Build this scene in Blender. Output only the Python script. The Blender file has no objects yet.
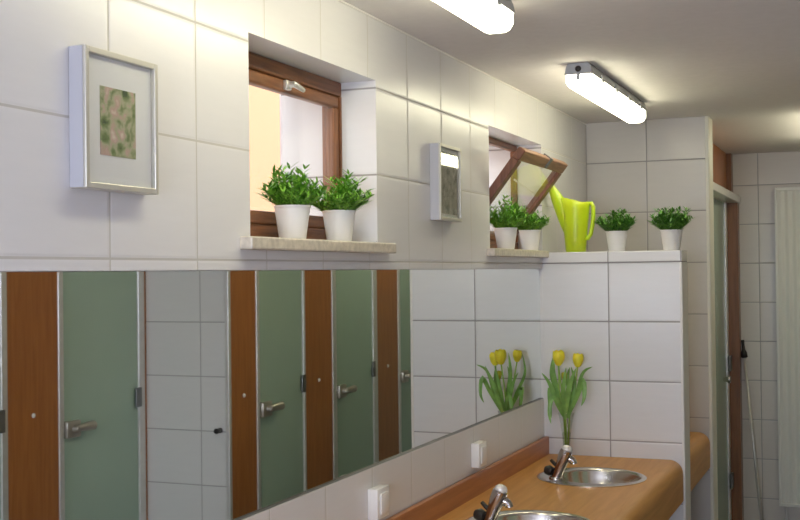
import bpy, bmesh, math, random
from mathutils import Vector, Matrix
random.seed(7)
C = bpy.context.scene.collection
PI = math.pi
EYE = 1.64
ZC = 0.735 + EYE          # ceiling height
YP, YPB = 4.845, 4.985    # half-height partition front / back
YE, YEB = 5.708, 5.86     # end wall front / back
YF = 7.70                 # far wall
L1, L2 = 1.826, 1.376       # the two stall rows
YS = 4.58                 # tiled return between the two rows
TW, TH = 0.301, 0.25
TY0, TZ0 = 1.7844, 0.0317 + EYE

# ------------------------------------------------------------------ materials
def new_mat(name):
    m = bpy.data.materials.new(name); m.use_nodes = True
    nt = m.node_tree
    return m, nt, nt.nodes['Principled BSDF']

def lnk(nt, a, b): nt.links.new(a, b)

def math_node(nt, op, a, b=None):
    n = nt.nodes.new('ShaderNodeMath'); n.operation = op
    for i, v in enumerate((a, b)):
        if v is None: continue
        if isinstance(v, (int, float)): n.inputs[i].default_value = v
        else: lnk(nt, v, n.inputs[i])
    return n.outputs[0]

def plain(name, col, rough=0.5, metal=0.0, noise=0.0, scale=20.0, spec=0.5, bump=0.0, **kw):
    m, nt, b = new_mat(name)
    b.inputs['Base Color'].default_value = (*col, 1)
    b.inputs['Roughness'].default_value = rough
    b.inputs['Metallic'].default_value = metal
    b.inputs['Specular IOR Level'].default_value = spec
    for k, v in kw.items():
        b.inputs[k.replace('_', ' ')].default_value = v
    if noise or bump:
        tc = nt.nodes.new('ShaderNodeTexCoord'); n = nt.nodes.new('ShaderNodeTexNoise')
        n.inputs['Scale'].default_value = scale; n.inputs['Detail'].default_value = 4
        lnk(nt, tc.outputs['Object'], n.inputs['Vector'])
        if noise:
            r = nt.nodes.new('ShaderNodeValToRGB')
            r.color_ramp.elements[0].position = .3; r.color_ramp.elements[1].position = .7
            r.color_ramp.elements[0].color = (*[c*(1-noise) for c in col], 1)
            r.color_ramp.elements[1].color = (*[min(1, c*(1+noise)) for c in col], 1)
            lnk(nt, n.outputs['Fac'], r.inputs['Fac']); lnk(nt, r.outputs['Color'], b.inputs['Base Color'])
        if bump:
            bp = nt.nodes.new('ShaderNodeBump'); bp.inputs['Strength'].default_value = bump
            bp.inputs['Distance'].default_value = .01
            lnk(nt, n.outputs['Fac'], bp.inputs['Height']); lnk(nt, bp.outputs['Normal'], b.inputs['Normal'])
    return m

def tile_mat(name, horiz, off, w=TW, h=TH, z0=TZ0, col=(.765, .755, .765), grout=(.36, .34, .34), gw=.0042, rough=.27, vertical=True):
    """glazed wall tiles laid in a straight grid, set out in world metres"""
    m, nt, b = new_mat(name)
    geo = nt.nodes.new('ShaderNodeNewGeometry'); sep = nt.nodes.new('ShaderNodeSeparateXYZ')
    lnk(nt, geo.outputs['Position'], sep.inputs[0])
    def dist(sock, o, size):
        t = math_node(nt, 'DIVIDE', math_node(nt, 'SUBTRACT', sock, o - 100*size), size)
        f = math_node(nt, 'FRACT', t)
        d = math_node(nt, 'MINIMUM', f, math_node(nt, 'SUBTRACT', 1.0, f))
        return math_node(nt, 'MULTIPLY', d, size), math_node(nt, 'FLOOR', t)
    dz, iz = dist(sep.outputs['Z'], z0, h)
    du, iu = dist(sep.outputs[horiz], off, w)
    d = math_node(nt, 'MINIMUM', dz, du) if vertical else dz
    mr = nt.nodes.new('ShaderNodeMapRange'); mr.interpolation_type = 'SMOOTHSTEP'
    mr.inputs['From Min'].default_value = gw*.35; mr.inputs['From Max'].default_value = gw*.9
    lnk(nt, d, mr.inputs['Value'])
    # a slightly different white for each tile and a faint horizontal drag in the glaze
    wn = nt.nodes.new('ShaderNodeTexWhiteNoise'); wn.noise_dimensions = '2D'
    cmb = nt.nodes.new('ShaderNodeCombineXYZ'); lnk(nt, iz, cmb.inputs[0]); lnk(nt, iu, cmb.inputs[1])
    lnk(nt, cmb.outputs[0], wn.inputs['Vector'])
    nz = nt.nodes.new('ShaderNodeTexNoise'); nz.inputs['Scale'].default_value = 9; nz.inputs['Detail'].default_value = 5
    mp = nt.nodes.new('ShaderNodeMapping'); mp.inputs['Scale'].default_value = (1, 1, 7)
    lnk(nt, geo.outputs['Position'], mp.inputs['Vector']); lnk(nt, mp.outputs[0], nz.inputs['Vector'])
    v = math_node(nt, 'ADD', math_node(nt, 'MULTIPLY', wn.outputs['Value'], .03), math_node(nt, 'MULTIPLY', nz.outputs['Fac'], .05))
    v = math_node(nt, 'ADD', v, .955)
    hsv = nt.nodes.new('ShaderNodeHueSaturation'); hsv.inputs['Color'].default_value = (*col, 1)
    lnk(nt, v, hsv.inputs['Value'])
    mix = nt.nodes.new('ShaderNodeMix'); mix.data_type = 'RGBA'
    mix.inputs[6].default_value = (*grout, 1)
    lnk(nt, mr.outputs[0], mix.inputs[0]); lnk(nt, hsv.outputs[0], mix.inputs[7])
    lnk(nt, mix.outputs[2], b.inputs['Base Color'])
    rr = nt.nodes.new('ShaderNodeMapRange'); rr.inputs['To Min'].default_value = .8; rr.inputs['To Max'].default_value = rough
    lnk(nt, mr.outputs[0], rr.inputs['Value']); lnk(nt, rr.outputs[0], b.inputs['Roughness'])
    mb = nt.nodes.new('ShaderNodeMapRange'); mb.interpolation_type = 'SMOOTHSTEP'
    mb.inputs['From Min'].default_value = gw*.4; mb.inputs['From Max'].default_value = gw*2.0
    lnk(nt, d, mb.inputs['Value'])
    hgt = math_node(nt, 'ADD', mb.outputs[0], math_node(nt, 'MULTIPLY', nz.outputs['Fac'], .25))
    bp = nt.nodes.new('ShaderNodeBump'); bp.inputs['Strength'].default_value = .3; bp.inputs['Distance'].default_value = .002
    lnk(nt, hgt, bp.inputs['Height']); lnk(nt, bp.outputs['Normal'], b.inputs['Normal'])
    return m

def wood_mat(name, c1, c2, axis=2, scale=3.0, stretch=14.0, rough=.35, spec=.5):
    m, nt, b = new_mat(name)
    tc = nt.nodes.new('ShaderNodeTexCoord'); mp = nt.nodes.new('ShaderNodeMapping')
    s = [stretch]*3; s[axis] = 1.0
    mp.inputs['Scale'].default_value = s
    lnk(nt, tc.outputs['Object'], mp.inputs['Vector'])
    n = nt.nodes.new('ShaderNodeTexNoise'); n.inputs['Scale'].default_value = scale; n.inputs['Detail'].default_value = 6
    n.inputs['Distortion'].default_value = .6
    lnk(nt, mp.outputs[0], n.inputs['Vector'])
    r = nt.nodes.new('ShaderNodeValToRGB')
    r.color_ramp.elements[0].position = .34; r.color_ramp.elements[1].position = .66
    r.color_ramp.elements[0].color = (*c1, 1); r.color_ramp.elements[1].color = (*c2, 1)
    lnk(nt, n.outputs['Fac'], r.inputs['Fac']); lnk(nt, r.outputs['Color'], b.inputs['Base Color'])
    b.inputs['Roughness'].default_value = rough; b.inputs['Specular IOR Level'].default_value = spec
    bp = nt.nodes.new('ShaderNodeBump'); bp.inputs['Strength'].default_value = .06; bp.inputs['Distance'].default_value = .003
    lnk(nt, n.outputs['Fac'], bp.inputs['Height']); lnk(nt, bp.outputs['Normal'], b.inputs['Normal'])
    return m

def emit(name, col, strength):
    m, nt, b = new_mat(name)
    b.inputs['Base Color'].default_value = (*col, 1); b.inputs['Roughness'].default_value = .4
    b.inputs['Emission Color'].default_value = (*col, 1); b.inputs['Emission Strength'].default_value = strength
    return m

M = {}
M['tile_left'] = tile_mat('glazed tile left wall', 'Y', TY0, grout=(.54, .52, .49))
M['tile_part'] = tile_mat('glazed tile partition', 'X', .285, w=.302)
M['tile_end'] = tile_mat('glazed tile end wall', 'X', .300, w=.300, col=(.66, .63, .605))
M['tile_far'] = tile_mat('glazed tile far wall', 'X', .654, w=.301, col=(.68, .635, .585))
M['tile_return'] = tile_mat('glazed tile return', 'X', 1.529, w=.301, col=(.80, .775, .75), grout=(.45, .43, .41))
M['tile_right'] = tile_mat('glazed tile right', 'Y', .2)
M['tile_floor'] = tile_mat('floor tile', 'X', .1, h=50, z0=-25.3, col=(.42, .43, .46), grout=(.2, .2, .2), rough=.35)
M['reveal'] = tile_mat('glazed tile reveal', 'X', 5.0, w=20, col=(.78, .77, .78))
M['cap'] = plain('white cap', (.82, .80, .77), .3, noise=.02)
M['plaster'] = plain('ceiling plaster', (.80, .765, .765), .75, noise=.02, scale=30, bump=.15)
M['outer'] = plain('outer render', (.75, .74, .72), .9, noise=.04)
M['peach'] = plain('peach render', (.66, .36, .20), .9, noise=.03)
M['paleout'] = plain('pale render', (.86, .84, .90), .9, noise=.03)
M['paving'] = plain('paving', (.55, .54, .5), .9, noise=.1)
M['trimplastic'] = plain('cream edge trim', (.78, .76, .66), .35)
M['winwood'] = wood_mat('stained window wood', (.17, .065, .025), (.34, .14, .055), axis=1, scale=5, rough=.4)
M['winwood_up'] = wood_mat('stained window wood upright', (.17, .065, .025), (.34, .14, .055), axis=2, scale=5, rough=.4)
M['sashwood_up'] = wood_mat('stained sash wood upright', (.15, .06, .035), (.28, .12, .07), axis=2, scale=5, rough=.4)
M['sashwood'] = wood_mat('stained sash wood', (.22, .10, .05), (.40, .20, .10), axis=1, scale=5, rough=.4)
M['stone'] = plain('sill stone', (.62, .56, .47), .3, noise=.16, scale=60)
M['stallwood'] = wood_mat('orange brown laminate', (.36, .125, .028), (.46, .17, .042), axis=2, scale=4, rough=.35)
M['jamb'] = wood_mat('shade-darkened brown jamb', (.20, .085, .035), (.28, .12, .05), axis=2, scale=4)  # brown laminate, darkened so the colour carries the shade on the jamb
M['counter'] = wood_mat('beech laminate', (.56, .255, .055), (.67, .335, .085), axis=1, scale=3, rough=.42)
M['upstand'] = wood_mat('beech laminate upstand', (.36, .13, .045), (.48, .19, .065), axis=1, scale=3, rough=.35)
M['glassgreen'] = plain('satin green glass', (.40, .53, .44), .22, noise=.03, scale=3)
M['alu'] = plain('brushed aluminium', (.74, .72, .69), .32, metal=.5, noise=.05)
M['aludark'] = plain('dark aluminium', (.22, .22, .22), .4, metal=.8)
M['chrome'] = plain('chrome', (.50, .47, .46), .10, metal=1.0)
M['steel'] = plain('stainless steel', (.68, .65, .60), .2, metal=1.0, noise=.04)
M['latchmetal'] = plain('satin nickel', (.46, .42, .36), .35, metal=.7)
M['mirror'] = plain('mirror silver', (.76, .79, .77), .015, metal=1.0)
M['buttoncap'] = plain('satin button cap', (.85, .82, .80), .25, metal=.3)
M['black'] = plain('black rubber', (.015, .012, .012), .4)
M['white'] = plain('white plastic', (.85, .84, .82), .35)
M['pot'] = plain('white glazed ceramic', (.84, .82, .80), .35, noise=.015)
M['soil'] = plain('soil', (.06, .045, .03), .95, noise=.3, scale=120)
M['frame'] = plain('silver frame', (.62, .60, .53), .3, metal=.35)
M['frameside'] = plain('pale frame side', (.52, .52, .56), .4)
M['mat'] = plain('white mount card', (.80, .79, .80), .7)
M['lampbody'] = plain('grey lamp housing', (.40, .41, .44), .5)
M['diffuser'] = emit('lamp diffuser', (1.0, .95, .68), 9.5)
M['vinyl'] = plain('radiator enamel', (.80, .79, .75), .35)
M['yellow'] = plain('tulip petal', (.95, .82, .05), .5, noise=.06, scale=40, Subsurface_Weight=.15)
M['stem'] = plain('tulip stem', (.30, .50, .09), .5)
M['tleaf'] = plain('tulip leaf', (.22, .42, .10), .4, noise=.3, scale=25)
M['bud'] = plain('green bud', (.50, .50, .04), .5, noise=.2)

def leaf_mat(name, a, b_):
    m, nt, b = new_mat(name)
    geo = nt.nodes.new('ShaderNodeNewGeometry')
    r = nt.nodes.new('ShaderNodeValToRGB')
    r.color_ramp.elements[0].color = (*a, 1); r.color_ramp.elements[1].color = (*b_, 1)
    lnk(nt, geo.outputs['Random Per Island'], r.inputs['Fac']); lnk(nt, r.outputs[0], b.inputs['Base Color'])
    b.inputs['Roughness'].default_value = .5
    b.inputs['Subsurface Weight'].default_value = .1
    b.inputs['Subsurface Radius'].default_value = (.004, .008, .002)
    return m
M['leaf'] = leaf_mat('houseplant leaves', (.07, .26, .02), (.30, .60, .07))
M['leafdark'] = leaf_mat('darker houseplant leaves', (.04, .17, .02), (.17, .40, .05))

def can_mat():
    m, nt, b = new_mat('lime green plastic')
    b.inputs['Base Color'].default_value = (.56, .75, .02, 1)
    b.inputs['Roughness'].default_value = .3
    b.inputs['Subsurface Weight'].default_value = .5
    b.inputs['Subsurface Radius'].default_value = (.03, .04, .005)
    b.inputs['Subsurface Scale'].default_value = .6
    return m
M['lime'] = can_mat()

def glass_mat(name, col, rough=0.0, thin=False):
    m, nt, b = new_mat(name)
    b.inputs['Base Color'].default_value = (*col, 1)
    b.inputs['Roughness'].default_value = rough
    b.inputs['Transmission Weight'].default_value = 1.0
    b.inputs['IOR'].default_value = 1.05 if thin else 1.45
    return m
def thin_glass(name, col, refl=.5):
    m = bpy.data.materials.new(name); m.use_nodes = True; nt = m.node_tree; nt.nodes.clear()
    out = nt.nodes.new('ShaderNodeOutputMaterial'); mx = nt.nodes.new('ShaderNodeMixShader')
    tr = nt.nodes.new('ShaderNodeBsdfTransparent'); tr.inputs[0].default_value = (*col, 1)
    gl = nt.nodes.new('ShaderNodeBsdfGlossy'); gl.inputs['Roughness'].default_value = .03
    lw = nt.nodes.new('ShaderNodeLayerWeight'); lw.inputs[0].default_value = .5
    f5 = math_node(nt, 'ADD', math_node(nt, 'MULTIPLY', math_node(nt, 'POWER', lw.outputs['Facing'], 5.0), .96), .04)
    lnk(nt, math_node(nt, 'MULTIPLY', f5, refl), mx.inputs[0])
    lnk(nt, tr.outputs[0], mx.inputs[1]); lnk(nt, gl.outputs[0], mx.inputs[2]); lnk(nt, mx.outputs[0], out.inputs[0])
    return m
M['pane'] = thin_glass('window pane', (.985, .99, .985), .9)
M['vase'] = thin_glass('vase glass', (.95, .97, .95), .9)
M['water'] = thin_glass('vase water', (.90, .94, .86), .3)

def artwork_mat(name, pal, seed):
    m, nt, b = new_mat(name)
    tc = nt.nodes.new('ShaderNodeTexCoord'); n = nt.nodes.new('ShaderNodeTexNoise')
    mp = nt.nodes.new('ShaderNodeMapping'); mp.inputs['Location'].default_value = (seed, seed*2, seed)
    lnk(nt, tc.outputs['Object'], mp.inputs[0]); lnk(nt, mp.outputs[0], n.inputs['Vector'])
    n.inputs['Scale'].default_value = 34; n.inputs['Detail'].default_value = 4; n.inputs['Distortion'].default_value = .2
    r = nt.nodes.new('ShaderNodeValToRGB')
    els = r.color_ramp.elements
    for i, c in enumerate(pal):
        p = .3 + .4*i/(len(pal)-1)
        e = els[i] if i < 2 else els.new(p)
        e.position = p; e.color = (*c, 1)
    lnk(nt, n.outputs['Fac'], r.inputs['Fac']); lnk(nt, r.outputs[0], b.inputs['Base Color'])
    b.inputs['Roughness'].default_value = .6
    return m

# ------------------------------------------------------------------ mesh helpers
def NB(): return bmesh.new()

def box(bm, x0, x1, y0, y1, z0, z1, bev=0.0, mtx=None, seg=2):
    vs = [bm.verts.new(Vector(p)) for p in ((x0,y0,z0),(x1,y0,z0),(x1,y1,z0),(x0,y1,z0),(x0,y0,z1),(x1,y0,z1),(x1,y1,z1),(x0,y1,z1))]
    fs = [bm.faces.new([vs[i] for i in f]) for f in ((0,3,2,1),(4,5,6,7),(0,1,5,4),(1,2,6,5),(2,3,7,6),(3,0,4,7))]
    if bev:
        es = list({e for f in fs for e in f.edges})
        r = bmesh.ops.bevel(bm, geom=es, offset=bev, segments=seg, affect='EDGES', profile=.5)
        vs = list({v for f in r['faces'] for v in f.verts} | {v for v in vs if v.is_valid})
    if mtx is not None:
        for v in vs: v.co = mtx @ v.co

def lathe(bm, prof, cx=0, cy=0, n=32, mtx=None, close=False):
    rings = []
    for r, z in prof:
        if r < 1e-6:
            v = bm.verts.new((cx, cy, z)); rings.append([v])
        else:
            rings.append([bm.verts.new((cx+r*math.cos(2*PI*i/n), cy+r*math.sin(2*PI*i/n), z)) for i in range(n)])
    allv = [v for r in rings for v in r]
    prs = list(zip(rings[:-1], rings[1:]))
    if close: prs.append((rings[-1], rings[0]))
    for a, b in prs:
        for i in range(n):
            j = (i+1) % n
            if len(a) == 1 and len(b) == 1: continue
            if len(a) == 1: bm.faces.new((a[0], b[j], b[i]))
            elif len(b) == 1: bm.faces.new((a[i], a[j], b[0]))
            else: bm.faces.new((a[i], a[j], b[j], b[i]))
    if mtx is not None:
        for v in allv: v.co = mtx @ v.co

def tube(bm, pts, rad, n=12, cap=True, squash=1.0):
    """tube along points; rad number or list"""
    pts = [Vector(p) for p in pts]
    if isinstance(rad, (int, float)): rad = [rad]*len(pts)
    rings = []; prev = None
    for i, p in enumerate(pts):
        t = (pts[min(i+1, len(pts)-1)] - pts[max(i-1, 0)]).normalized()
        if prev is None:
            a = Vector((0, 0, 1)) if abs(t.z) < .9 else Vector((1, 0, 0))
            s = t.cross(a).normalized()
        else:
            s = (prev - t*prev.dot(t)).normalized()
        prev = s; u = t.cross(s)
        rings.append([bm.verts.new(p + rad[i]*(math.cos(2*PI*k/n)*s*squash + math.sin(2*PI*k/n)*u)) for k in range(n)])
    for a, b in zip(rings[:-1], rings[1:]):
        for k in range(n):
            j = (k+1) % n
            bm.faces.new((a[k], a[j], b[j], b[k]))
    if cap:
        bm.faces.new(list(reversed(rings[0]))); bm.faces.new(rings[-1])

def obj(name, bm, mat, parent=None, smooth=False, angle=None):
    bmesh.ops.recalc_face_normals(bm, faces=bm.faces[:])
    me = bpy.data.meshes.new(name); bm.to_mesh(me); bm.free()
    o = bpy.data.objects.new(name, me); C.objects.link(o)
    me.materials.append(mat)
    if smooth:
        for p in me.polygons: p.use_smooth = True
        if angle:
            me.set_sharp_from_angle(angle=math.radians(angle))
    if parent is not None:
        o.parent = parent
        o.matrix_parent_inverse = Matrix.Identity(4)
        # geometry is written in world metres: shift to the parent's origin
        me.transform(Matrix.Translation(-parent_world(parent)))
    return o

def parent_world(p):
    v = Vector((0, 0, 0))
    while p is not None:
        v += p.location; p = p.parent
    return v

def thing(name, label, cat, loc=(0, 0, 0), group=None):
    o = bpy.data.objects.new(name, None); C.objects.link(o)
    o.location = loc; o.empty_display_size = .1
    o['label'] = label; o['category'] = cat
    if group: o['group'] = group
    return o

def struct(name, bm, mat, parent=None, **k):
    o = obj(name, bm, mat, parent, **k)
    if parent is None: o['kind'] = 'structure'
    return o

def Z(z): return z + EYE

# ------------------------------------------------------------------ the shell
W1 = (2.31, 3.045, Z(.085), Z(.553))
W2 = (4.105, 4.85, Z(.085), Z(.545))
YB = -1.6
bm = NB()
WX = -.307
MY0, MY1, MZ0, MZ1 = .55, YP-.001, Z(-.548), Z(.008)
def wseg(y0, y1, z0, z1):
    if z0 < MZ0 and z1 > MZ1 and y1 > MY0 and y0 < MY1:      # the mirror sits in a shallow recess
        a, b = max(y0, MY0), min(y1, MY1)
        if y0 < a: box(bm, WX, 0, y0, a, z0, z1)
        if b < y1: box(bm, WX, 0, b, y1, z0, z1)
        box(bm, WX, 0, a, b, z0, MZ0-.0025); box(bm, WX, -.017, a, b, MZ0-.0025, MZ1+.0015); box(bm, WX, 0, a, b, MZ1+.0015, z1)
    else: box(bm, WX, 0, y0, y1, z0, z1)
wseg(YB, W1[0], 0, ZC)
wseg(W1[0], W1[1], 0, W1[2] - .03); wseg(W1[0], W1[1], W1[3], ZC)
wseg(W1[1], W2[0], 0, ZC)
wseg(W2[0], W2[1], 0, W2[2] - .03); wseg(W2[0], W2[1], W2[3], ZC)
wseg(W2[1], YF + .15, 0, ZC)
wl = struct('wall_left', bm, M['tile_left'])
# reveal faces (those not facing the room) take the reveal tiling
wl.data.materials.append(M['reveal'])
for p in wl.data.polygons:
    if abs(p.normal.x) < .5: p.material_index = 1

bm = NB(); box(bm, WX, 3.05, YB-.15, YF+.15, -.12, 0); struct('floor', bm, M['tile_floor'])
bm = NB(); box(bm, WX, 3.05, YB-.15, YF+.15, ZC, ZC+.15); struct('ceiling', bm, M['plaster'])
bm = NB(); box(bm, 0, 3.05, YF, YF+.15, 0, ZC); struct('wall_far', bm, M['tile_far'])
BW = (.25, 1.55, .95, 2.15)
bm = NB(); box(bm, 0, BW[0], YB-.15, YB, 0, ZC); box(bm, BW[1], 3.05, YB-.15, YB, 0, ZC); box(bm, BW[0], BW[1], YB-.15, YB, 0, BW[2]); box(bm, BW[0], BW[1], YB-.15, YB, BW[3], ZC)
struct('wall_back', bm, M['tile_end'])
wb = bpy.data.objects.new('window_3', None); C.objects.link(wb); wb.location = (.9, YB-.1, BW[2]); wb['kind'] = 'structure'  # unseen back window, added to let cool light in from behind
bm = NB()
for a in ((BW[0], BW[0]+.06, BW[2], BW[3]), (BW[1]-.06, BW[1], BW[2], BW[3]), (BW[0]+.06, BW[1]-.06, BW[2], BW[2]+.06), (BW[0]+.06, BW[1]-.06, BW[3]-.06, BW[3]), (.87, .93, BW[2]+.06, BW[3]-.06)):
    box(bm, a[0], a[1], YB-.12, YB-.06, a[2], a[3])
obj('window_frame', bm, M['winwood'], wb)
bm = NB(); box(bm, BW[0]+.05, BW[1]-.05, YB-.10, YB-.095, BW[2]+.05, BW[3]-.05); obj('pane', bm, M['pane'], wb)
bm = NB(); box(bm, 2.9, 3.05, YB, YF, 0, ZC); struct('wall_right', bm, M['tile_right'])
bm = NB(); box(bm, L1, 2.9, 2.35, 2.5, 0, ZC); box(bm, L1, L1+.15, YB, 2.35, 0, ZC); struct('wall_entrance', bm, M['tile_right'])
bm = NB(); box(bm, L2+.02, 2.9, YS, YS+.10, 0, ZC); struct('wall_return', bm, M['tile_return'])
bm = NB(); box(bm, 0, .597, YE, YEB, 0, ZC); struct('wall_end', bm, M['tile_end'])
# half-height tiled partition with a capping
PT = Z(.078)
bm = NB(); box(bm, 0, .581, YP, YPB, 0, Z(.0317) - .003); struct('wall_partition', bm, M['tile_part'])
bm = NB(); box(bm, 0, .592, YP-.004, YPB+.004, Z(.0317)-.003, PT, bev=.004); struct('trim_1', bm, M['tile_part'])
bm = NB(); box(bm, .581, .593, YP-.004, YPB+.004, 0, Z(.0317)-.003, bev=.004); struct('trim_2', bm, M['cap'])
bm = NB(); box(bm, .582, .5975, YE-.005, YE+.012, 0, ZC, bev=.003); struct('trim_3', bm, M['trimplastic'])
bm = NB(); box(bm, .5971, .5985, YE+.012, YEB, 0, ZC); struct('trim_4', bm, M['trimplastic'])
# plastic bead where the tiling meets the ceiling on the window wall
bm = NB(); box(bm, 0, .003, YB, YE, ZC-.006, ZC, bev=.001); struct('trim_5', bm, M['cap'])

# ------------------------------------------------------------------ outside
bm = NB(); box(bm, -9, WX, -6, 31, -.3, -.02); struct('trim_ground', bm, M['paving'])
OUT = [('wall_neighbour', -3.6, -3.4, -3.0, 8.85, -.02, 3.5, 'peach'), ('wall_garden', -3.7, -3.4, 8.9, 30.0, -.02, 4.2, 'paleout')]
for nm, x0, x1, y0, y1, z0, z1, mm in OUT:
    bm = NB(); box(bm, x0, x1, y0, y1, z0, z1); struct(nm, bm, M[mm])

# ------------------------------------------------------------------ windows
XF = -.108; XB = -.17
def window(n, W, sill_y, open_=False):
    y0, y1, z0, z1 = W
    t = bpy.data.objects.new('window_%d' % n, None); C.objects.link(t)
    t.location = (XF, (y0+y1)/2, z0); t['kind'] = 'structure'
    ft, fs, fb = (.040, .006, .040) if not open_ else (.026, .014, .04)
    XBk = XB if not open_ else -.136
    def two(name, mh, mv, o_bm, y_in0, y_in1, zz0, zz1, par):
        """horizontal members take the y grain, upright members the z grain"""
        o = obj(name, o_bm, M[mh], par); o.data.materials.append(M[mv])
        for p in o.data.polygons:
            c = p.center + parent_world(par)
            if (c.y < y_in0 or c.y > y_in1) and zz0 < c.z < zz1: p.material_index = 1
        return o
    bm = NB()
    box(bm, XBk, XF, y0, y1, z1-ft, z1, .004); box(bm, XBk, XF, y0, y1, z0, z0+fb, .004)
    box(bm, XBk, XF, y0, y0+fs, z0+fb, z1-ft, .002); box(bm, XBk, XF, y1-fs, y1, z0+fb, z1-ft, .002)
    two('window_frame', 'winwood', 'winwood_up', bm, y0+fs+.001, y1-fs-.001, z0+fb, z1-ft, t)
    # bottom-hinged sash
    if open_:
        sy0, sy1, sz0 = y0+.032, y1-.052, z0+.046; s = .047; th = .032
        hinge = Vector((XF-.046, 0, sz0)); ang = math.radians(38); hgt = sz0+.425
    else:
        sy0, sy1, sz0, hgt = y0+.0065, y1-.0065, z0+.0405, z1-.0405; s = .035; th = .028
        hinge = Vector((XF-.034, 0, sz0)); ang = 0
    mt = Matrix.Translation(hinge) @ Matrix.Rotation(ang, 4, 'Y') @ Matrix.Translation(-hinge)
    X0, X1 = hinge.x, hinge.x + th
    bm = NB()
    box(bm, X0, X1, sy0, sy1, hgt-s, hgt, .006, mt); box(bm, X0, X1, sy0, sy1, sz0, sz0+s, .006, mt)
    box(bm, X0, X1, sy0, sy0+s, sz0+s, hgt-s, .004, mt); box(bm, X0, X1, sy1-s, sy1, sz0+s, hgt-s, .004, mt)
    sash = two('sash', 'sashwood' if open_ else 'winwood', 'sashwood_up' if open_ else 'winwood_up', bm, sy0+s+.001, sy1-s-.001, -9, 99, t)
    bm = NB(); box(bm, X0+.018, X0+.024, sy0+s-.006, sy1-s+.006, sz0+s-.006, hgt-s+.006, 0, mt)
    obj('pane', bm, M['pane'], sash)
    ym = (sy0+sy1)/2
    bm = NB()
    if open_:
        box(bm, X0-.004, X1+.004, ym+.03, ym+.06, hgt-s*.9, hgt+.004, .002, mt)
        obj('catch', bm, M['aludark'], sash)
        bm = NB()   # side stay that holds the sash open
        a = mt @ Vector((X0+.02, sy1-.01, sz0+.24)); tube(bm, [a, (XF+.002, sy1-.006, z1-.15)], .004, 8)
        obj('stay', bm, M['alu'], sash)
    else:
        hy = ym+.03
        box(bm, X1-.002, X1+.012, hy-.014, hy+.014, hgt-.028, hgt-.002, .004)
        tube(bm, [(X1+.010, hy, hgt-.014), (X1+.026, hy, hgt-.014), (X1+.030, hy+.01, hgt-.018), (X1+.030, hy+.045, hgt-.024)], [.008,.009,.008,.006], 10)
        obj('handle', bm, M['alu'], sash, smooth=True, angle=40)
    bm = NB(); box(bm, XF-.005, .032, sill_y[0], sill_y[1], z0-.0295, z0, .004)
    obj('window_sill', bm, M['stone'], t)
    return t
window(1, W1, (2.262, 3.112))
window(2, W2, (4.065, 4.838), True)

# ------------------------------------------------------------------ mirror
t = thing('mirror', 'long frameless wall mirror above the washbasin worktop reflecting the stalls', 'mirror', (-.016, 2.8, MZ0))
bm = NB(); box(bm, -.0165, -.012, .552, YP-.003, MZ0, MZ1); obj('mirror_glass', bm, M['mirror'], t)
bm = NB(); box(bm, -.0165, -.004, .552, YP-.003, MZ0-.002, MZ0-.0003); obj('edge_strip', bm, M['aludark'], t)

# ------------------------------------------------------------------ stalls
def stall_panel(X, y0, y1, label, cap=True, z1=2.03, face=-1, group='wooden panels between the toilet doors'):
    """board standing between two doors, facing the washroom (towards -x)"""
    t = thing('stall_panel', label, 'panel', (X, (y0+y1)/2, 0), group)
    bm = NB(); box(bm, X, X+.03, y0, y1, .0, z1, .002); obj('board', bm, M['stallwood'], t)
    if cap:
        bm = NB()
        mt = Matrix.Translation((X, (y0+y1)/2, Z(-.565))) @ Matrix.Rotation(-PI/2, 4, 'Y')
        lathe(bm, [(0, .006), (.006, .0055), (.010, .002), (.010, -.001), (0, -.001)], n=20, mtx=mt)
        obj('screw_cap', bm, M['white'], t, smooth=True)
    return t

def stall_door(X, y0, y1, label, la, lb, z1=1.99, latch=True, group='green glass toilet doors'):
    """satin glass door with aluminium uprights; la / lb widths of the uprights"""
    t = thing('stall_door', label, 'door', (X, (y0+y1)/2, 0), group)
    bm = NB(); box(bm, X+.004, X+.018, y0+la, y1-lb, .12, z1, .001); obj('glass_panel', bm, M['glassgreen'], t)
    bm = NB(); box(bm, X-.006, X+.034, y0+.001, y0+la, 0, z1+.04, .003); obj('upright', bm, M['alu'], t)
    bm = NB(); box(bm, X-.006, X+.034, y1-lb, y1-.001, 0, z1+.04, .003); obj('upright', bm, M['alu'], t)
    ya = y0+la
    if latch:
        zz = Z(-.650)
        bm = NB(); box(bm, X-.020, X+.004, ya+.004, ya+.095, zz-.036, zz+.036, .006)
        lt = obj('latch', bm, M['latchmetal'], t, smooth=True, angle=40)
        bm = NB()
        mt = Matrix.Translation((X-.020, ya+.05, zz+.002)) @ Matrix.Rotation(-PI/2, 4, 'Y')
        lathe(bm, [(.0, .026), (.012, .026), (.015, .022), (.013, .010), (.016, .0), (0, 0)], n=20, mtx=mt)
        tube(bm, [(X-.036, ya+.045, zz+.004), (X-.04, ya+.10, zz+.006), (X-.036, ya+.155, zz+.006)], [.014, .018, .020], 14)
        obj('turn_knob', bm, M['latchmetal'], lt, smooth=True, angle=50)
    for z in (Z(-.565), .35, 1.8):
        bm = NB(); box(bm, X-.012, X-.004, y1-lb-.03, y1-lb+.014, z-.045, z+.045, .003)
        obj('hinge', bm, M['aludark'], t)
    return t

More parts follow.
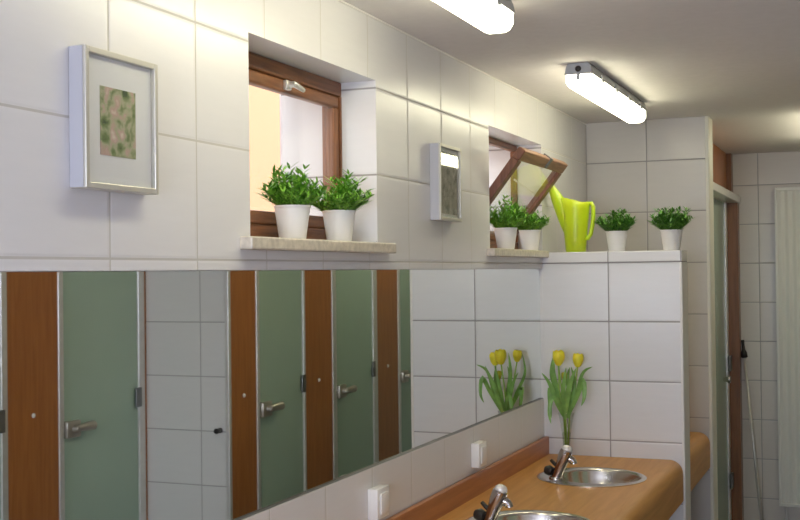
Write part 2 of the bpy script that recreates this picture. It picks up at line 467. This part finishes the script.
# row nearer the entrance (set further back)
stall_panel(L1, 2.50, 2.78, 'orange-brown stall panel nearest the entrance, left of all doors')
stall_door(L1, 2.78, 3.632, 'green glass toilet door nearest the entrance', .032, .035)
stall_panel(L1, 3.632, 3.942, 'orange-brown stall panel left of the widest green door in the mirror')
stall_door(L1, 3.942, 4.562, 'wide green glass toilet door beside the white tiled return wall', .032, .048)
bm = NB(); box(bm, L1, L1+.03, 4.562, YS, 0, 2.03); o = obj('stall_jamb', bm, M['stallwood'])
o['label'] = 'narrow brown wooden jamb between green door and white tiled return wall'; o['category'] = 'jamb'
# row beyond the tiled return
bm = NB(); box(bm, L2-.003, L2+.017, YS-.012, YS+.012, 0, ZC, .003); struct('trim_6', bm, M['alu'])
stall_panel(L2, 4.593, 4.824, 'orange-brown stall panel right beside the end of the tiled return wall')
stall_door(L2, 4.824, 5.337, 'green glass toilet door between first and second brown panels past the return wall', .029, .023)
stall_panel(L2, 5.337, 5.660, 'orange-brown stall panel between two green doors, middle of the mirror')
stall_door(L2, 5.660, 6.276, 'green glass toilet door right of the middle brown panel in the mirror', .050, .059)
stall_panel(L2, 6.276, 6.604, 'orange-brown stall panel farthest right in the mirror')
stall_door(L2, 6.604, 7.25, 'green glass toilet door farthest right in mirror, mostly hidden by the partition', .033, .035)
stall_panel(L2, 7.25, YF-.002, 'orange-brown stall panel against the far wall')
for X, y0, y1, lab in ((L1, 2.50, YS, 'aluminium head rail over the deeper-set toilet doors'), (L2, YS+.10, YF, 'aluminium head rail over the toilet doors past the return wall')):
    bm = NB(); box(bm, X-.004, X+.036, y0+.001, y1-.001, 2.031, 2.07, .004); o = obj('head_rail', bm, M['alu'])
    o['label'] = lab; o['category'] = 'rail'
for i, (X, y) in enumerate(((L1, 3.79), (L2, 5.50), (L2, 6.44))):
    bm = NB(); box(bm, X+.037, 2.899, y-.012, y+.012, 0, 2.03, .002); o = obj('dividing_panel', bm, M['stallwood'])
    o['label'] = ['brown dividing board between the two deeper-set toilet stalls', 'brown dividing board behind the middle stall panel', 'brown dividing board behind the farthest-right stall panel'][i]; o['category'] = 'panel'
# small black door stop on the tiled return
t = thing('door_stop', 'small black door buffer on the white tiled return wall', 'door stop', (1.428, YS, Z(-.712)))
bm = NB(); mt = Matrix.Translation((1.428, YS, Z(-.712))) @ Matrix.Rotation(PI/2, 4, 'X')
lathe(bm, [(0, .045), (.010, .043), (.013, .036), (.010, .026), (.012, .0), (0, 0)], n=18, mtx=mt); obj('buffer', bm, M['black'], t, smooth=True)

# stall behind the end wall, seen edge on
XS = .47
t = thing('shower_front', 'orange wooden header panel with metal rail past the end wall', 'panel', (XS, 6.8, 0))
bm = NB(); box(bm, XS-.03, XS, YEB+.001, 7.598, Z(.465), ZC-.001); obj('header_board', bm, M['stallwood'], t)
bm = NB(); box(bm, XS-.03, XS+.076, YEB+.001, YF-.002, Z(.418), Z(.464), .006); obj('rail', bm, M['alu'], t)
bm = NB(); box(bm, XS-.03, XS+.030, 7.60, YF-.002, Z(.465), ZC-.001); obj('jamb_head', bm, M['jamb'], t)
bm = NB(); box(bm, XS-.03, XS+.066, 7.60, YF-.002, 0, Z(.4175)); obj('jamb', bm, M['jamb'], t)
t = thing('glass_door', 'green glass door with round knob beyond the end wall', 'door', (XS, 6.7, 0))
bm = NB(); box(bm, XS-.022, XS-.010, YEB+.03, 7.535, .03, Z(.417)); obj('glass_panel', bm, M['glassgreen'], t)
bm = NB(); box(bm, XS-.03, XS+.002, 7.536, 7.596, .03, Z(.417), .003); obj('edge_profile', bm, M['alu'], t)
for z in (Z(-.60), .30):
    bm = NB(); box(bm, XS+.0021, XS+.022, 7.50, 7.585, z-.05, z+.05, .008); obj('hinge', bm, M['aludark'], t)
bm = NB(); mt = Matrix.Translation((XS-.012, 7.36, Z(-.685))) @ Matrix.Rotation(PI/2, 4, 'Y')
lathe(bm, [(0, .05), (.020, .048), (.025, .036), (.014, .020), (.012, .0), (0, 0)], n=20, mtx=mt); obj('knob', bm, M['chrome'], t, smooth=True)

# ------------------------------------------------------------------ radiator and pole
t = thing('radiator', 'tall ribbed white panel radiator on the far wall', 'radiator', (1.05, YF-.06, Z(-1.495)))
RX0, RX1, RZ0, RZ1 = .760, 1.33, Z(-1.495), Z(.505)
bm = NB()
n = 96; cols = []
for i in range(n+1):
    x = RX0+.012 + (RX1-RX0-.024)*i/n
    ph = (i % 8)/8
    dy = .010*(0.5-0.5*math.cos(2*PI*ph))
    cols.append((x, YF-.078-dy))
a = [bm.verts.new((x, y, RZ0+.02)) for x, y in cols]; b_ = [bm.verts.new((x, y, RZ1-.02)) for x, y in cols]
for i in range(n): bm.faces.new((a[i], a[i+1], b_[i+1], b_[i]))
obj('ribbed_face', bm, M['vinyl'], t, smooth=True)
bm = NB(); box(bm, RX0+.004, RX1-.004, YF-.068, YF-.012, RZ0+.004, RZ1-.004, .004); obj('body', bm, M['vinyl'], t)
for x0, x1 in ((RX0, RX0+.012), (RX1-.012, RX1)):
    bm = NB(); box(bm, x0, x1, YF-.094, YF-.03, RZ0, RZ1, .003); obj('side_cover', bm, M['vinyl'], t)
for z0, z1 in ((RZ0, RZ0+.02), (RZ1-.02, RZ1)):
    bm = NB(); box(bm, RX0+.0125, RX1-.0125, YF-.094, YF-.069, z0, z1, .003); obj('end_cover', bm, M['vinyl'], t)
for x in (RX0+.04, RX1-.06):
    bm = NB(); tube(bm, [(x, YF-.045, RZ0+.01), (x, YF-.045, .03), (x, YF-.02, .012), (x, YF-.001, .012)], .009, 12); obj('pipe', bm, M['alu'], t, smooth=True)

t = thing('pole', 'thin grey pole with black tip leaning on the far tiled wall left of the radiator', 'pole', (.66, YF-.2, 0))
top = Vector((.549, YF-.014, Z(-.49))); bot = Vector((.665, YF-.20, .012))
bm = NB(); tube(bm, [bot, bot.lerp(top, .5), top], .0085, 12); obj('handle', bm, M['alu'], t, smooth=True)
d = (top-bot).normalized()
bm = NB(); tube(bm, [top-d*.085, top-d*.08, top-d*.05, top-d*.03, top+d*.005, top+d*.03], [.010, .022, .019, .010, .009, .011], 14); obj('grip', bm, M['black'], t, smooth=True)
bm = NB(); tube(bm, [bot-d*.010, bot+d*.05], [.012, .011], 12); obj('foot', bm, M['black'], t, smooth=True)

# ------------------------------------------------------------------ worktops
CT = Z(-.787); XTOP = .530; RR = .055; AB = Z(-.953)
SINKS = [(.318, 4.335), (.318, 3.465), (.318, 2.595), (.318, 1.725)]
RHOLE = .189
def worktop(name, y0, y1, sinks, label, cat='worktop'):
    t = thing(name, label, cat, (.3, (y0+y1)/2, AB))
    bm = NB()
    X0 = .0215
    outer = [bm.verts.new(v) for v in ((X0, y0, CT), (XTOP, y0, CT), (XTOP, y1, CT), (X0, y1, CT))]
    edges = [bm.edges.new((outer[i], outer[(i+1) % 4])) for i in range(4)]
    for cx, cy in sinks:
        ring = [bm.verts.new((cx+.011+RHOLE*math.cos(2*PI*i/48), cy+.011+RHOLE*math.sin(2*PI*i/48), CT)) for i in range(48)]
        edges += [bm.edges.new((ring[i], ring[(i+1) % 48])) for i in range(48)]
        low = [bm.verts.new(v.co - Vector((0, 0, .04))) for v in ring]
        for i in range(48): bm.faces.new((ring[i], ring[(i+1) % 48], low[(i+1) % 48], low[i]))
    bmesh.ops.triangle_fill(bm, use_beauty=True, use_dissolve=False, edges=edges, normal=(0, 0, 1))
    bmesh.ops.recalc_face_normals(bm, faces=bm.faces[:])
    # rounded front
    prof = [(XTOP + RR*math.sin(a), CT - RR + RR*math.cos(a)) for a in [PI/2*i/10 for i in range(11)]]
    prof += [(XTOP+RR, AB), (XTOP+RR-.025, AB), (XTOP+RR-.025, CT-.04), (X0, CT-.04), (X0, CT)]
    ra = [bm.verts.new((x, y0, z)) for x, z in prof]; rb = [bm.verts.new((x, y1, z)) for x, z in prof]
    for i in range(len(prof)-1):
        if i == len(prof)-3: continue      # underside is left open round the bowls
        bm.faces.new((ra[i], ra[i+1], rb[i+1], rb[i]))
    bm.faces.new(ra); bm.faces.new(list(reversed(rb)))
    bmesh.ops.remove_doubles(bm, verts=bm.verts[:], dist=1e-5)
    obj('top', bm, M['counter'], t, smooth=True, angle=35)
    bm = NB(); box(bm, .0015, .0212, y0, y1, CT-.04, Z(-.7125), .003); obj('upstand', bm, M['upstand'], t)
    return t
worktop('vanity_worktop', .85, YP-.006, SINKS, 'long beech-coloured washbasin worktop with rounded front under the mirror')
worktop('vanity_worktop', YPB+.006, YE-.008, [], 'short beech-coloured worktop between the low partition and the end wall')

# ------------------------------------------------------------------ basins and taps
def basin(cx, cy, label):
    t = thing('washbasin', label, 'washbasin', (cx, cy, CT), 'round steel basins in the worktop')
    bm = NB()
    ox, oy = cx+.022, cy+.022     # the bowl sits off centre and leaves a ledge for the tap
    prof = [(.206, .0004, 0), (.206, .003, 0), (.201, .005, 0), (.194, .0035, 0), (.167, .0035, 1), (.161, .0015, 1), (.158, -.006, 1), (.153, -.03, 1), (.141, -.07, 1),
            (.118, -.105, 1), (.082, -.128, 1), (.038, -.136, 1), (.024, -.138, 1)]
    rings = []
    for r_, zz, k in prof:
        rings.append([bm.verts.new((cx+.022*k+r_*math.cos(2*PI*i/64), cy+.022*k+r_*math.sin(2*PI*i/64), CT+zz)) for i in range(64)])
    for a_, b2 in zip(rings[:-1], rings[1:]):
        for i in range(64): bm.faces.new((a_[i], a_[(i+1) % 64], b2[(i+1) % 64], b2[i]))
    bowl = obj('bowl', bm, M['steel'], t, smooth=True, angle=60)
    cx, cy = ox, oy
    bm = NB(); lathe(bm, [(.027, CT-.1378), (.027, CT-.1345), (.018, CT-.136), (.012, CT-.140), (0, CT-.140)], cx, cy, n=24); obj('drain', bm, M['chrome'], bowl, smooth=True)
    return t

def tap(bx, by, label):
    """self-closing tap: leaning chrome barrel, push-button head, short spout"""
    z0 = CT+.006
    t = thing('tap', label, 'tap', (bx, by, z0), 'chrome push taps at the basins')
    d = Vector((.38, .05, 1)).normalized()*.93
    P = Vector((bx, by, z0))
    bm = NB(); lathe(bm, [(0, z0), (.026, z0), (.026, z0+.004), (.022, z0+.010), (0, z0+.010)], bx, by, n=24)
    obj('base', bm, M['chrome'], t, smooth=True, angle=40)
    bm = NB(); tube(bm, [P+d*.006, P+d*.03, P+d*.070, P+d*.095, P+d*.124], [.019, .0185, .021, .0245, .0235], 24); br = obj('barrel', bm, M['chrome'], t, smooth=True, angle=50)
    bm = NB(); tube(bm, [P+d*.1245, P+d*.127, P+d*.134, P+d*.142, P+d*.146], [.019, .0205, .0200, .0145, .006], 24); obj('push_button', bm, M['buttoncap'], br, smooth=True)
    h = Vector((1, .10, 0)).normalized()
    Q = P+d*.092
    bm = NB(); tube(bm, [Q, Q+h*.022-Vector((0,0,.003)), Q+h*.031-Vector((0,0,.007)), Q+h*.036-Vector((0,0,.014)), Q+h*.037-Vector((0,0,.020))], [.015, .0145, .0135, .0125, .013], 16)
    obj('spout', bm, M['chrome'], br, smooth=True, angle=50)
    K = P+d*.045
    bm = NB(); tube(bm, [K, K+Vector((-.022, .004, .018)), K+Vector((-.036, .008, .030))], [.007, .007, .006], 12)
    tube(bm, [K+Vector((-.028, .006, -.012)), K+Vector((-.042, .010, -.010)), K+Vector((-.058, .014, -.010))], [.015, .020, .015], 14)
    tube(bm, [K+Vector((0,0,-.010)), K+Vector((-.034, .008, -.010))], .007, 10)
    obj('lever', bm, M['black'], t, smooth=True, angle=60)
    return t
blab = ['round stainless steel basin nearest the low partition and the tulips', 'round stainless steel basin cut off by the lower picture edge',
        'third round stainless steel basin from the low partition', 'fourth round stainless steel basin from the low partition']
tlab = ['chrome push tap just in front of the tulip vase', 'chrome push tap at the bottom centre, below the light switches',
        'chrome push tap at the third basin from the low partition', 'chrome push tap at the fourth basin from the low partition']
for i, ((cx, cy), a, b_) in enumerate(zip(SINKS, blab, tlab)):
    basin(cx, cy, a)
    tap(cx-(.110 if i != 1 else .108), cy-(.108 if i != 1 else .078), b_)

# ------------------------------------------------------------------ switches
def switch(y0, label):
    z0, z1 = Z(-.690), Z(-.604)
    t = thing('light_switch', label, 'switch', (0, y0+.043, z0), 'white switches under the mirror')
    bm = NB(); box(bm, .0005, .032, y0, y0+.086, z0, z1, .004); obj('housing', bm, M['white'], t, smooth=True, angle=40)
    bm = NB(); box(bm, .0322, .038, y0+.014, y0+.072, z0+.014, z1-.014, .003); obj('rocker', bm, M['white'], t, smooth=True, angle=40)
switch(2.950, 'white surface-mounted switch below mirror, nearer the camera and the left')
switch(3.852, 'white surface-mounted switch below mirror, farther one near the tulips')

# ------------------------------------------------------------------ framed pictures
def picture(y0, y1, z0, z1, label, pal, seed, art):
    t = thing('framed_picture', label, 'picture', (0, (y0+y1)/2, z0), None)
    T = .036; fw = .011
    bm = NB()
    for a in ((y0, y0+fw, z0, z1), (y1-fw, y1, z0, z1), (y0+fw, y1-fw, z0, z0+fw), (y0+fw, y1-fw, z1-fw, z1)):
        box(bm, .001, T, *a, .0015)
    fr = obj('frame', bm, M['frame'], t)
    for a in ((y0-.0012, y0-.0002, z0+.001, z1-.001), (y1+.0002, y1+.0012, z0+.001, z1-.001)):
        bm = NB(); box(bm, .001, T-.006, *a); obj('side_face', bm, M['frameside'], fr)
    bm = NB(); box(bm, .002, T-.010, y0+fw+.0003, y1-fw-.0003, z0+fw+.0003, z1-fw-.0003); mo = obj('mount', bm, M['mat'], t)
    am = artwork_mat('flower print %d' % seed, pal, seed)
    bm = NB(); box(bm, T-.0098, T-.0088, *art); obj('print', bm, am, mo)
    bm = NB(); box(bm, T-.0060, T-.0045, y0+fw+.0003, y1-fw-.0003, z0+fw+.0003, z1-fw-.0003); obj('glazing', bm, M['pane'], t)
picture(1.669, 1.893, Z(.156), Z(.408), 'square silver-framed blossom print with wide white mount, left of first window',
        [(.04, .07, .02), (.16, .22, .07), (.42, .42, .27), (.55, .36, .32), (.70, .62, .55)], 3, (1.722, 1.830, Z(.219), Z(.344)))
picture(3.478, 3.690, Z(.167), Z(.415), 'small silver-framed grey print between the two windows',
        [(.10, .11, .08), (.33, .33, .26), (.45, .43, .36), (.62, .60, .52)], 9, (3.502, 3.664, Z(.190), Z(.392)))

# ------------------------------------------------------------------ ceiling lamps
def lamp(x, y0, y1, label):
    t = thing('ceiling_lamp', label, 'lamp', (x, (y0+y1)/2, ZC-.09), 'long fluorescent ceiling lamps')
    h = .046
    def sect(prof, ya, yb, bm, rnd=.0):
        A = [bm.verts.new((x+px, ya, pz)) for px, pz in prof]; B = [bm.verts.new((x+px, yb, pz)) for px, pz in prof]
        n = len(prof)
        for i in range(n): bm.faces.new((A[i], A[(i+1) % n], B[(i+1) % n], B[i]))
        bm.faces.new(A); bm.faces.new(list(reversed(B)))
    zt = ZC-.001; zm = ZC-.040; zb = ZC-.090
    bm = NB(); sect([(-h+.008, zt), (h-.008, zt), (h-.002, zt-.012), (h+.004, zm), (-h-.004, zm), (-h+.002, zt-.012)], y0, y1, bm)
    hs = obj('housing', bm, M['lampbody'], t)
    bm = NB()
    prof = [(h, zm-.0005), (h, zb+.022), (h-.010, zb+.006), (h-.024, zb), (-h+.024, zb), (-h+.010, zb+.006), (-h, zb+.022), (-h, zm-.0005)]
    sect(prof, y0+.006, y1-.006, bm); obj('diffuser', bm, M['diffuser'], t)
    bm = NB(); mt = Matrix.Translation((x, y0, zt-.020)) @ Matrix.Rotation(PI/2, 4, 'X')
    lathe(bm, [(0, .004), (.009, .004), (.011, .001), (.011, -.001), (0, -.001)], n=18, mtx=mt); obj('cable_gland', bm, M['black'], hs, smooth=True)
    bm = NB(); box(bm, x-.006, x+.006, y0-.003, y0+.0055, zm-.020, zm+.004, .001); obj('clip', bm, M['lampbody'], hs)
    for k in range(4):
        yy = y0 + .16 + (y1-y0-.32)*k/3
        bm = NB(); box(bm, x+h+.0045, x+h+.009, yy-.014, yy+.014, zm-.010, zm+.014, .001); obj('clip', bm, M['lampbody'], hs)
    return t
lamp(.362, 4.02, 5.10, 'fluorescent ceiling lamp with visible grey end, farther of the two seen')
lamp(.382, 1.76, 3.00, 'fluorescent ceiling lamp cut off by the top picture edge')
lamp(1.105, 5.76, 7.00, 'fluorescent ceiling lamp past the end wall, in front of the radiator')

# ------------------------------------------------------------------ potted plants
def potted_plant(x, y, z, label, seed, r=.047, h=.087, spread=1.0, tall=1.0, dark=False, lean=0.0):
    rnd = random.Random(seed)
    t = thing('potted_plant', label, 'plant', (x, y, z), 'little green plants in white pots')
    bm = NB()
    lathe(bm, [(0, z+.0005), (r*.70, z+.0005), (r*.73, z+.004), (r*.965, z+h*.93), (r, z+h*.94), (r, z+h), (r*.92, z+h), (r*.90, z+h*.85), (0, z+h*.85)], x, y, n=36)
    obj('pot', bm, M['pot'], t, smooth=True, angle=35)
    bm = NB(); lathe(bm, [(r*.895, z+h*.853), (r*.6, z+h*.90), (0, z+h*.93)], x, y, n=24); obj('soil', bm, M['soil'], t, smooth=True)
    bm = NB()
    def blade(p, d, up, L, w):
        side = d.cross(up)
        if side.length < 1e-4: side = Vector((1, 0, 0))
        side.normalize(); n_ = side.cross(d).normalized()
        pts = []
        for k, (tt, ww) in enumerate(((0, .35), (.35, 1.0), (.7, .7), (1.0, 0.0))):
            c = p + d*L*tt - n_*L*.22*tt*tt
            if ww: pts.append((bm.verts.new(c+side*w*ww), bm.verts.new(c-side*w*ww)))
            else: pts.append((bm.verts.new(c),))
        for a, b in zip(pts[:-1], pts[1:]):
            if len(b) == 2: bm.faces.new((a[0], a[1], b[1], b[0]))
            else: bm.faces.new((a[0], a[1], b[0]))
    ns = 70
    for s in range(ns):
        a = rnd.random()*2*PI; q = math.sqrt(rnd.random())
        base = Vector((x + r*.7*q*math.cos(a), y + r*.7*q*math.sin(a), z+h*.9))
        tilt = (.10 + 1.15*q*q)*spread
        d = Vector((math.cos(a)*tilt, math.sin(a)*tilt+lean, 1)).normalized()
        L = (.058 + .042*rnd.random())*tall*(1.22-.58*q)
        curve = Vector((math.cos(a), math.sin(a), -.4))*.012
        up = Vector((0, 0, 1))
        nl = 8
        for k in range(nl):
            f = .12 + .88*k/(nl-1)
            p = base + d*L*f + curve*f*f
            for sgn in (0, 1, 2):
                b2 = rnd.random()*2*PI
                dd = (d*.75 + Vector((math.cos(b2), math.sin(b2), rnd.random()*.5-.05))*.85).normalized()
                blade(p, dd, up, .018+.014*rnd.random(), .0026+.0014*rnd.random())
        blade(base, (d*L+curve).normalized(), Vector((.3, .2, 1)), L, .0012)
    for s in range(5):       # a few longer sprigs
        a = rnd.random()*2*PI
        base = Vector((x, y, z+h)); d = Vector((math.cos(a)*1.0*spread, math.sin(a)*1.0*spread, .55)).normalized()
        blade(base, d, Vector((0, 0, 1)), .095*tall, .0028)
    obj('foliage', bm, M['leafdark' if dark else 'leaf'], t)
SZ = Z(.085)
potted_plant(-.045, 2.605, SZ, 'bright green bushy plant in white pot, left on the near window sill', 11, spread=.88, tall=1.0)
potted_plant(-.045, 2.882, SZ, 'loose green plant in white pot, right on the near window sill', 23, spread=1.0, tall=1.05)
potted_plant(-.034, 4.420, SZ, 'tall green plant in white pot, left on the far window sill', 31, spread=.7, tall=1.2)
potted_plant(.000-.022, 4.730, SZ, 'low green plant in white pot on the far window sill, right pot', 47, spread=.7, tall=.95)
potted_plant(.309, 4.915, PT, 'small green plant in white pot on the partition, beside the watering can', 53, dark=True, spread=.72, tall=1.0)
potted_plant(.540, 4.915, PT, 'green plant in white pot at the outer end of the partition', 67, dark=True, spread=.85, tall=1.1)

# ------------------------------------------------------------------ watering can
t = thing('watering_can', 'lime green plastic watering can on the tiled partition', 'watering can', (.13, 4.915, PT))
wx, wy = .131, 4.915
bm = NB()
prof = [(.0, .0005), (.040, .0005), (.0435, .004), (.0475, .05), (.054, .12), (.0615, .190), (.0655, .224)]
pin = [(r-.0022, zz+.001) for r, zz in reversed(prof[1:])]
n = 40; rings = []
def rimz(a, zz):  # the rim is highest towards the spout
    k = max(0, (zz-.12)/.092)
    return zz + k*(.010*(-math.cos(a)) + .003*math.cos(3*a))
for r, zz in prof[1:] + pin + [(0, .004)]:
    if r == 0: rings.append([bm.verts.new((wx, wy, PT+zz))]); continue
    rings.append([bm.verts.new((wx+r*math.cos(2*PI*i/n), wy+r*.95*math.sin(2*PI*i/n), PT+rimz(2*PI*i/n, zz))) for i in range(n)])
c0 = bm.verts.new((wx, wy, PT+.0005))
for i in range(n): bm.faces.new((c0, rings[0][(i+1) % n], rings[0][i]))
for a, b_ in zip(rings[:-1], rings[1:]):
    for i in range(n):
        j = (i+1) % n
        if len(b_) == 1: bm.faces.new((a[i], a[j], b_[0]))
        else: bm.faces.new((a[i], a[j], b_[j], b_[i]))
obj('body', bm, M['lime'], t, smooth=True)
bm = NB()
tube(bm, [(.110, wy-.003, PT+.070), (.094, wy-.005, PT+.130), (.074, wy-.008, PT+.195), (.050, wy-.011, PT+.242), (.030, wy-.014, PT+.283), (.014, wy-.018, PT+.322)],
     [.022, .031, .034, .025, .0155, .0085], 20); obj('spout', bm, M['lime'], t, smooth=True)
bm = NB()
tube(bm, [(.188, wy, PT+.205), (.202, wy, PT+.210), (.209, wy, PT+.195), (.2095, wy, PT+.155), (.205, wy, PT+.115), (.196, wy, PT+.075), (.184, wy, PT+.058), (.174, wy, PT+.060)],
     [.009]*8, 14, squash=1.4); obj('handle', bm, M['lime'], t, smooth=True)

# ------------------------------------------------------------------ vase with tulips
vx, vy = .120, 4.748
t = thing('vase', 'slim flared glass vase by the partition, holding yellow tulips', 'vase', (vx, vy, CT))
prof = [(0, .0008), (.021, .0008), (.023, .004), (.020, .010), (.0155, .03), (.0155, .06), (.020, .11), (.027, .155), (.034, .190)]
inn = [(r-.0022, zz) for r, zz in reversed(prof[3:])]
bm = NB(); lathe(bm, [(r, CT+zz) for r, zz in prof + inn + [(0, .012)]], vx, vy, n=32); obj('glass', bm, M['vase'], t, smooth=True)
bm = NB(); lathe(bm, [(0, CT+.0125), (.0125, CT+.0145), (.0130, CT+.03), (.0130, CT+.06), (.0172, CT+.108), (0, CT+.108)], vx, vy, n=24); obj('water', bm, M['water'], t, smooth=True)

def leaf_strip(bm, pts, w, nrm=None):
    """long tulip leaf: folded strip along pts, widths by position"""
    pts = [Vector(p) for p in pts]
    # resample smoothly
    out = []
    n = 14
    for i in range(n+1):
        f = i/n*(len(pts)-1); k = min(int(f), len(pts)-2); u = f-k
        p0 = pts[max(k-1, 0)]; p1 = pts[k]; p2 = pts[k+1]; p3 = pts[min(k+2, len(pts)-1)]
        out.append(.5*((2*p1) + (-p0+p2)*u + (2*p0-5*p1+4*p2-p3)*u*u + (-p0+3*p1-3*p2+p3)*u**3))
    rows = []
    for i, p in enumerate(out):
        tt = (out[min(i+1, n)]-out[max(i-1, 0)]).normalized()
        s = tt.cross(Vector(nrm or (.25, -.9, .2))).normalized(); q = s.cross(tt)
        f = i/n; ww = w*max(.04, math.sin(PI*min(1, (.12+.88*f)))**.8)
        rows.append((bm.verts.new(p+s*ww+q*ww*.35), bm.verts.new(p), bm.verts.new(p-s*ww+q*ww*.35)))
    for a, b in zip(rows[:-1], rows[1:]):
        bm.faces.new((a[0], a[1], b[1], b[0])); bm.faces.new((a[1], a[2], b[2], b[1]))

def tulip(head, neck, label, leaves, scale=1.0, bud=False, stemx=(0, 0)):
    """head: centre of the flower; neck: where the stem clears the vase rim"""
    head = Vector(head); root = Vector((vx+stemx[0]*.3, vy+stemx[1]*.3, CT+.03)); rim = Vector((vx+stemx[0], vy+stemx[1], CT+.188))
    t = thing('tulip', label, 'tulip', root, 'yellow tulips in the vase')
    hb = head - Vector((0, 0, .024*scale))
    mid = rim.lerp(hb, .5) + Vector(neck)
    bm = NB(); tube(bm, [root, rim, mid, hb], [.0028, .0028, .003, .0032], 8); obj('stem', bm, M['stem'], t, smooth=True)
    ax = (hb-mid).normalized(); ax = (ax + Vector((0, 0, 1.2))).normalized()
    q = ax.to_track_quat('Z', 'Y').to_matrix().to_4x4()
    bm = NB()
    for layer, (ri, n) in enumerate(((.9, 3), (1.0, 3))):
        for k in range(n):
            a0 = 2*PI*k/n + layer*PI/3
            rows = []
            for i in range(9):
                f = i/8
                rad = .0195*scale*ri*(math.sin(PI*(.10+.62*f))**.8) * (1 if not bud else .8)
                zz = .050*scale*f
                hw = 1.05*math.sin(PI*(.12+.80*f))**.7
                if i == 8: hw = .10
                row = []
                for j in range(-3, 4):
                    a = a0 + hw*j/3
                    rr = rad*(1 + .06*abs(j)/3)
                    row.append(bm.verts.new(q @ Vector((rr*math.cos(a), rr*math.sin(a), zz)) + hb))
                rows.append(row)
            for a, b in zip(rows[:-1], rows[1:]):
                for j in range(6): bm.faces.new((a[j], a[j+1], b[j+1], b[j]))
    obj('flower', bm, M['bud' if bud else 'yellow'], t, smooth=True)
    for lf in leaves:
        bm = NB(); leaf_strip(bm, lf[0], lf[1], lf[2] if len(lf) > 2 else None); obj('leaf', bm, M['tleaf'], t, smooth=True)
def V(x, y, z): return (x, y, Z(z))
RZ = -.60
tulip(V(.112, 4.665, -.362), (-.006, -.01, 0), 'tallest yellow tulip, in front and left in the vase', [
    ([V(.115, 4.74, -.62), V(.095, 4.72, -.52), V(.080, 4.70, -.43), V(.086, 4.69, -.345)], .011),
    ([V(.11, 4.735, -.61), V(.090, 4.71, -.55), V(.065, 4.69, -.47), V(.038, 4.67, -.425)], .009),
    ([V(.12, 4.735, -.62), V(.118, 4.70, -.54), V(.130, 4.68, -.46), V(.142, 4.67, -.40)], .009)], 1.25, stemx=(-.008, -.012))
tulip(V(.168, 4.762, -.378), (.004, 0, 0), 'yellow tulip on the right side of the vase', [
    ([V(.13, 4.745, -.61), V(.165, 4.74, -.53), V(.195, 4.735, -.43), V(.240, 4.72, -.400)], .008),
    ([V(.13, 4.745, -.62), V(.150, 4.74, -.54), V(.160, 4.735, -.46), V(.150, 4.72, -.40)], .009),
    ([V(.13, 4.74, -.61), V(.175, 4.72, -.52), V(.205, 4.70, -.455), V(.212, 4.69, -.52), V(.198, 4.69, -.560)], .011)], 1.15, stemx=(.014, .004))
tulip(V(.078, 4.785, -.366), (0, .004, 0), 'yellow tulip at the back of the vase against the tiles', [
    ([V(.11, 4.755, -.62), V(.08, 4.775, -.53), V(.045, 4.795, -.44), V(.058, 4.80, -.355)], .008),
    ([V(.12, 4.755, -.62), V(.125, 4.79, -.54), V(.115, 4.80, -.46), V(.125, 4.80, -.41)], .009),
    ([V(.11, 4.755, -.61), V(.07, 4.76, -.53), V(.050, 4.76, -.50), V(.052, 4.745, -.57), V(.060, 4.735, -.620)], .011)], 1.0, stemx=(-.010, .010))
tulip(V(.128, 4.690, -.440), (0, -.004, 0), 'short greenish-yellow tulip bud low in the bunch', [
    ([V(.12, 4.73, -.62), V(.135, 4.70, -.54), V(.155, 4.68, -.47), V(.185, 4.67, -.40)], .012),
    ([V(.115, 4.73, -.61), V(.10, 4.70, -.55), V(.078, 4.68, -.53), V(.068, 4.67, -.59), V(.075, 4.67, -.635)], .010)], .72, bud=True, stemx=(.002, -.014))

# ------------------------------------------------------------------ light and camera
w = bpy.data.worlds.new('sky'); bpy.context.scene.world = w; w.use_nodes = True
bg = w.node_tree.nodes['Background']; bg.inputs[0].default_value = (.86, .92, 1.0, 1); bg.inputs[1].default_value = 3.0

ld = bpy.data.lights.new('daylight_fill', 'AREA'); ld.shape = 'RECTANGLE'; ld.size = 1.25; ld.size_y = 1.15; ld.energy = 66; ld.color = (.74, .80, 1.0)
lo = bpy.data.objects.new('daylight_fill', ld); C.objects.link(lo); lo.location = (.9, YB-.3, 1.6); lo.rotation_euler = (PI/2, 0, 0)  # area light added outside the unseen back window as cool fill

f = 1153.9; yaw, pit, rol = .3864, .0107, -.0118
F = Vector((-math.sin(yaw)*math.cos(pit), math.cos(yaw)*math.cos(pit), math.sin(pit)))
r = Vector((math.cos(yaw), math.sin(yaw), 0)); u = r.cross(F)
r2 = r*math.cos(rol) + u*math.sin(rol); u2 = -r*math.sin(rol) + u*math.cos(rol)
cam = bpy.data.cameras.new('camera'); co = bpy.data.objects.new('camera', cam); C.objects.link(co)
cam.sensor_width = 36; cam.lens = f/800*36; cam.clip_start = .02
co.matrix_world = Matrix(((r2.x, u2.x, -F.x, 1.3078), (r2.y, u2.y, -F.y, 0), (r2.z, u2.z, -F.z, EYE), (0, 0, 0, 1)))
sc = bpy.context.scene; sc.camera = co
sc.view_settings.view_transform = 'Standard'; sc.view_settings.look = 'None'
sc.view_settings.gamma = 1; sc.view_settings.use_curve_mapping = False
sc.view_settings.exposure = 0.22
sc.cycles.max_bounces = 12; sc.cycles.diffuse_bounces = 6; sc.cycles.glossy_bounces = 6; sc.cycles.transmission_bounces = 8
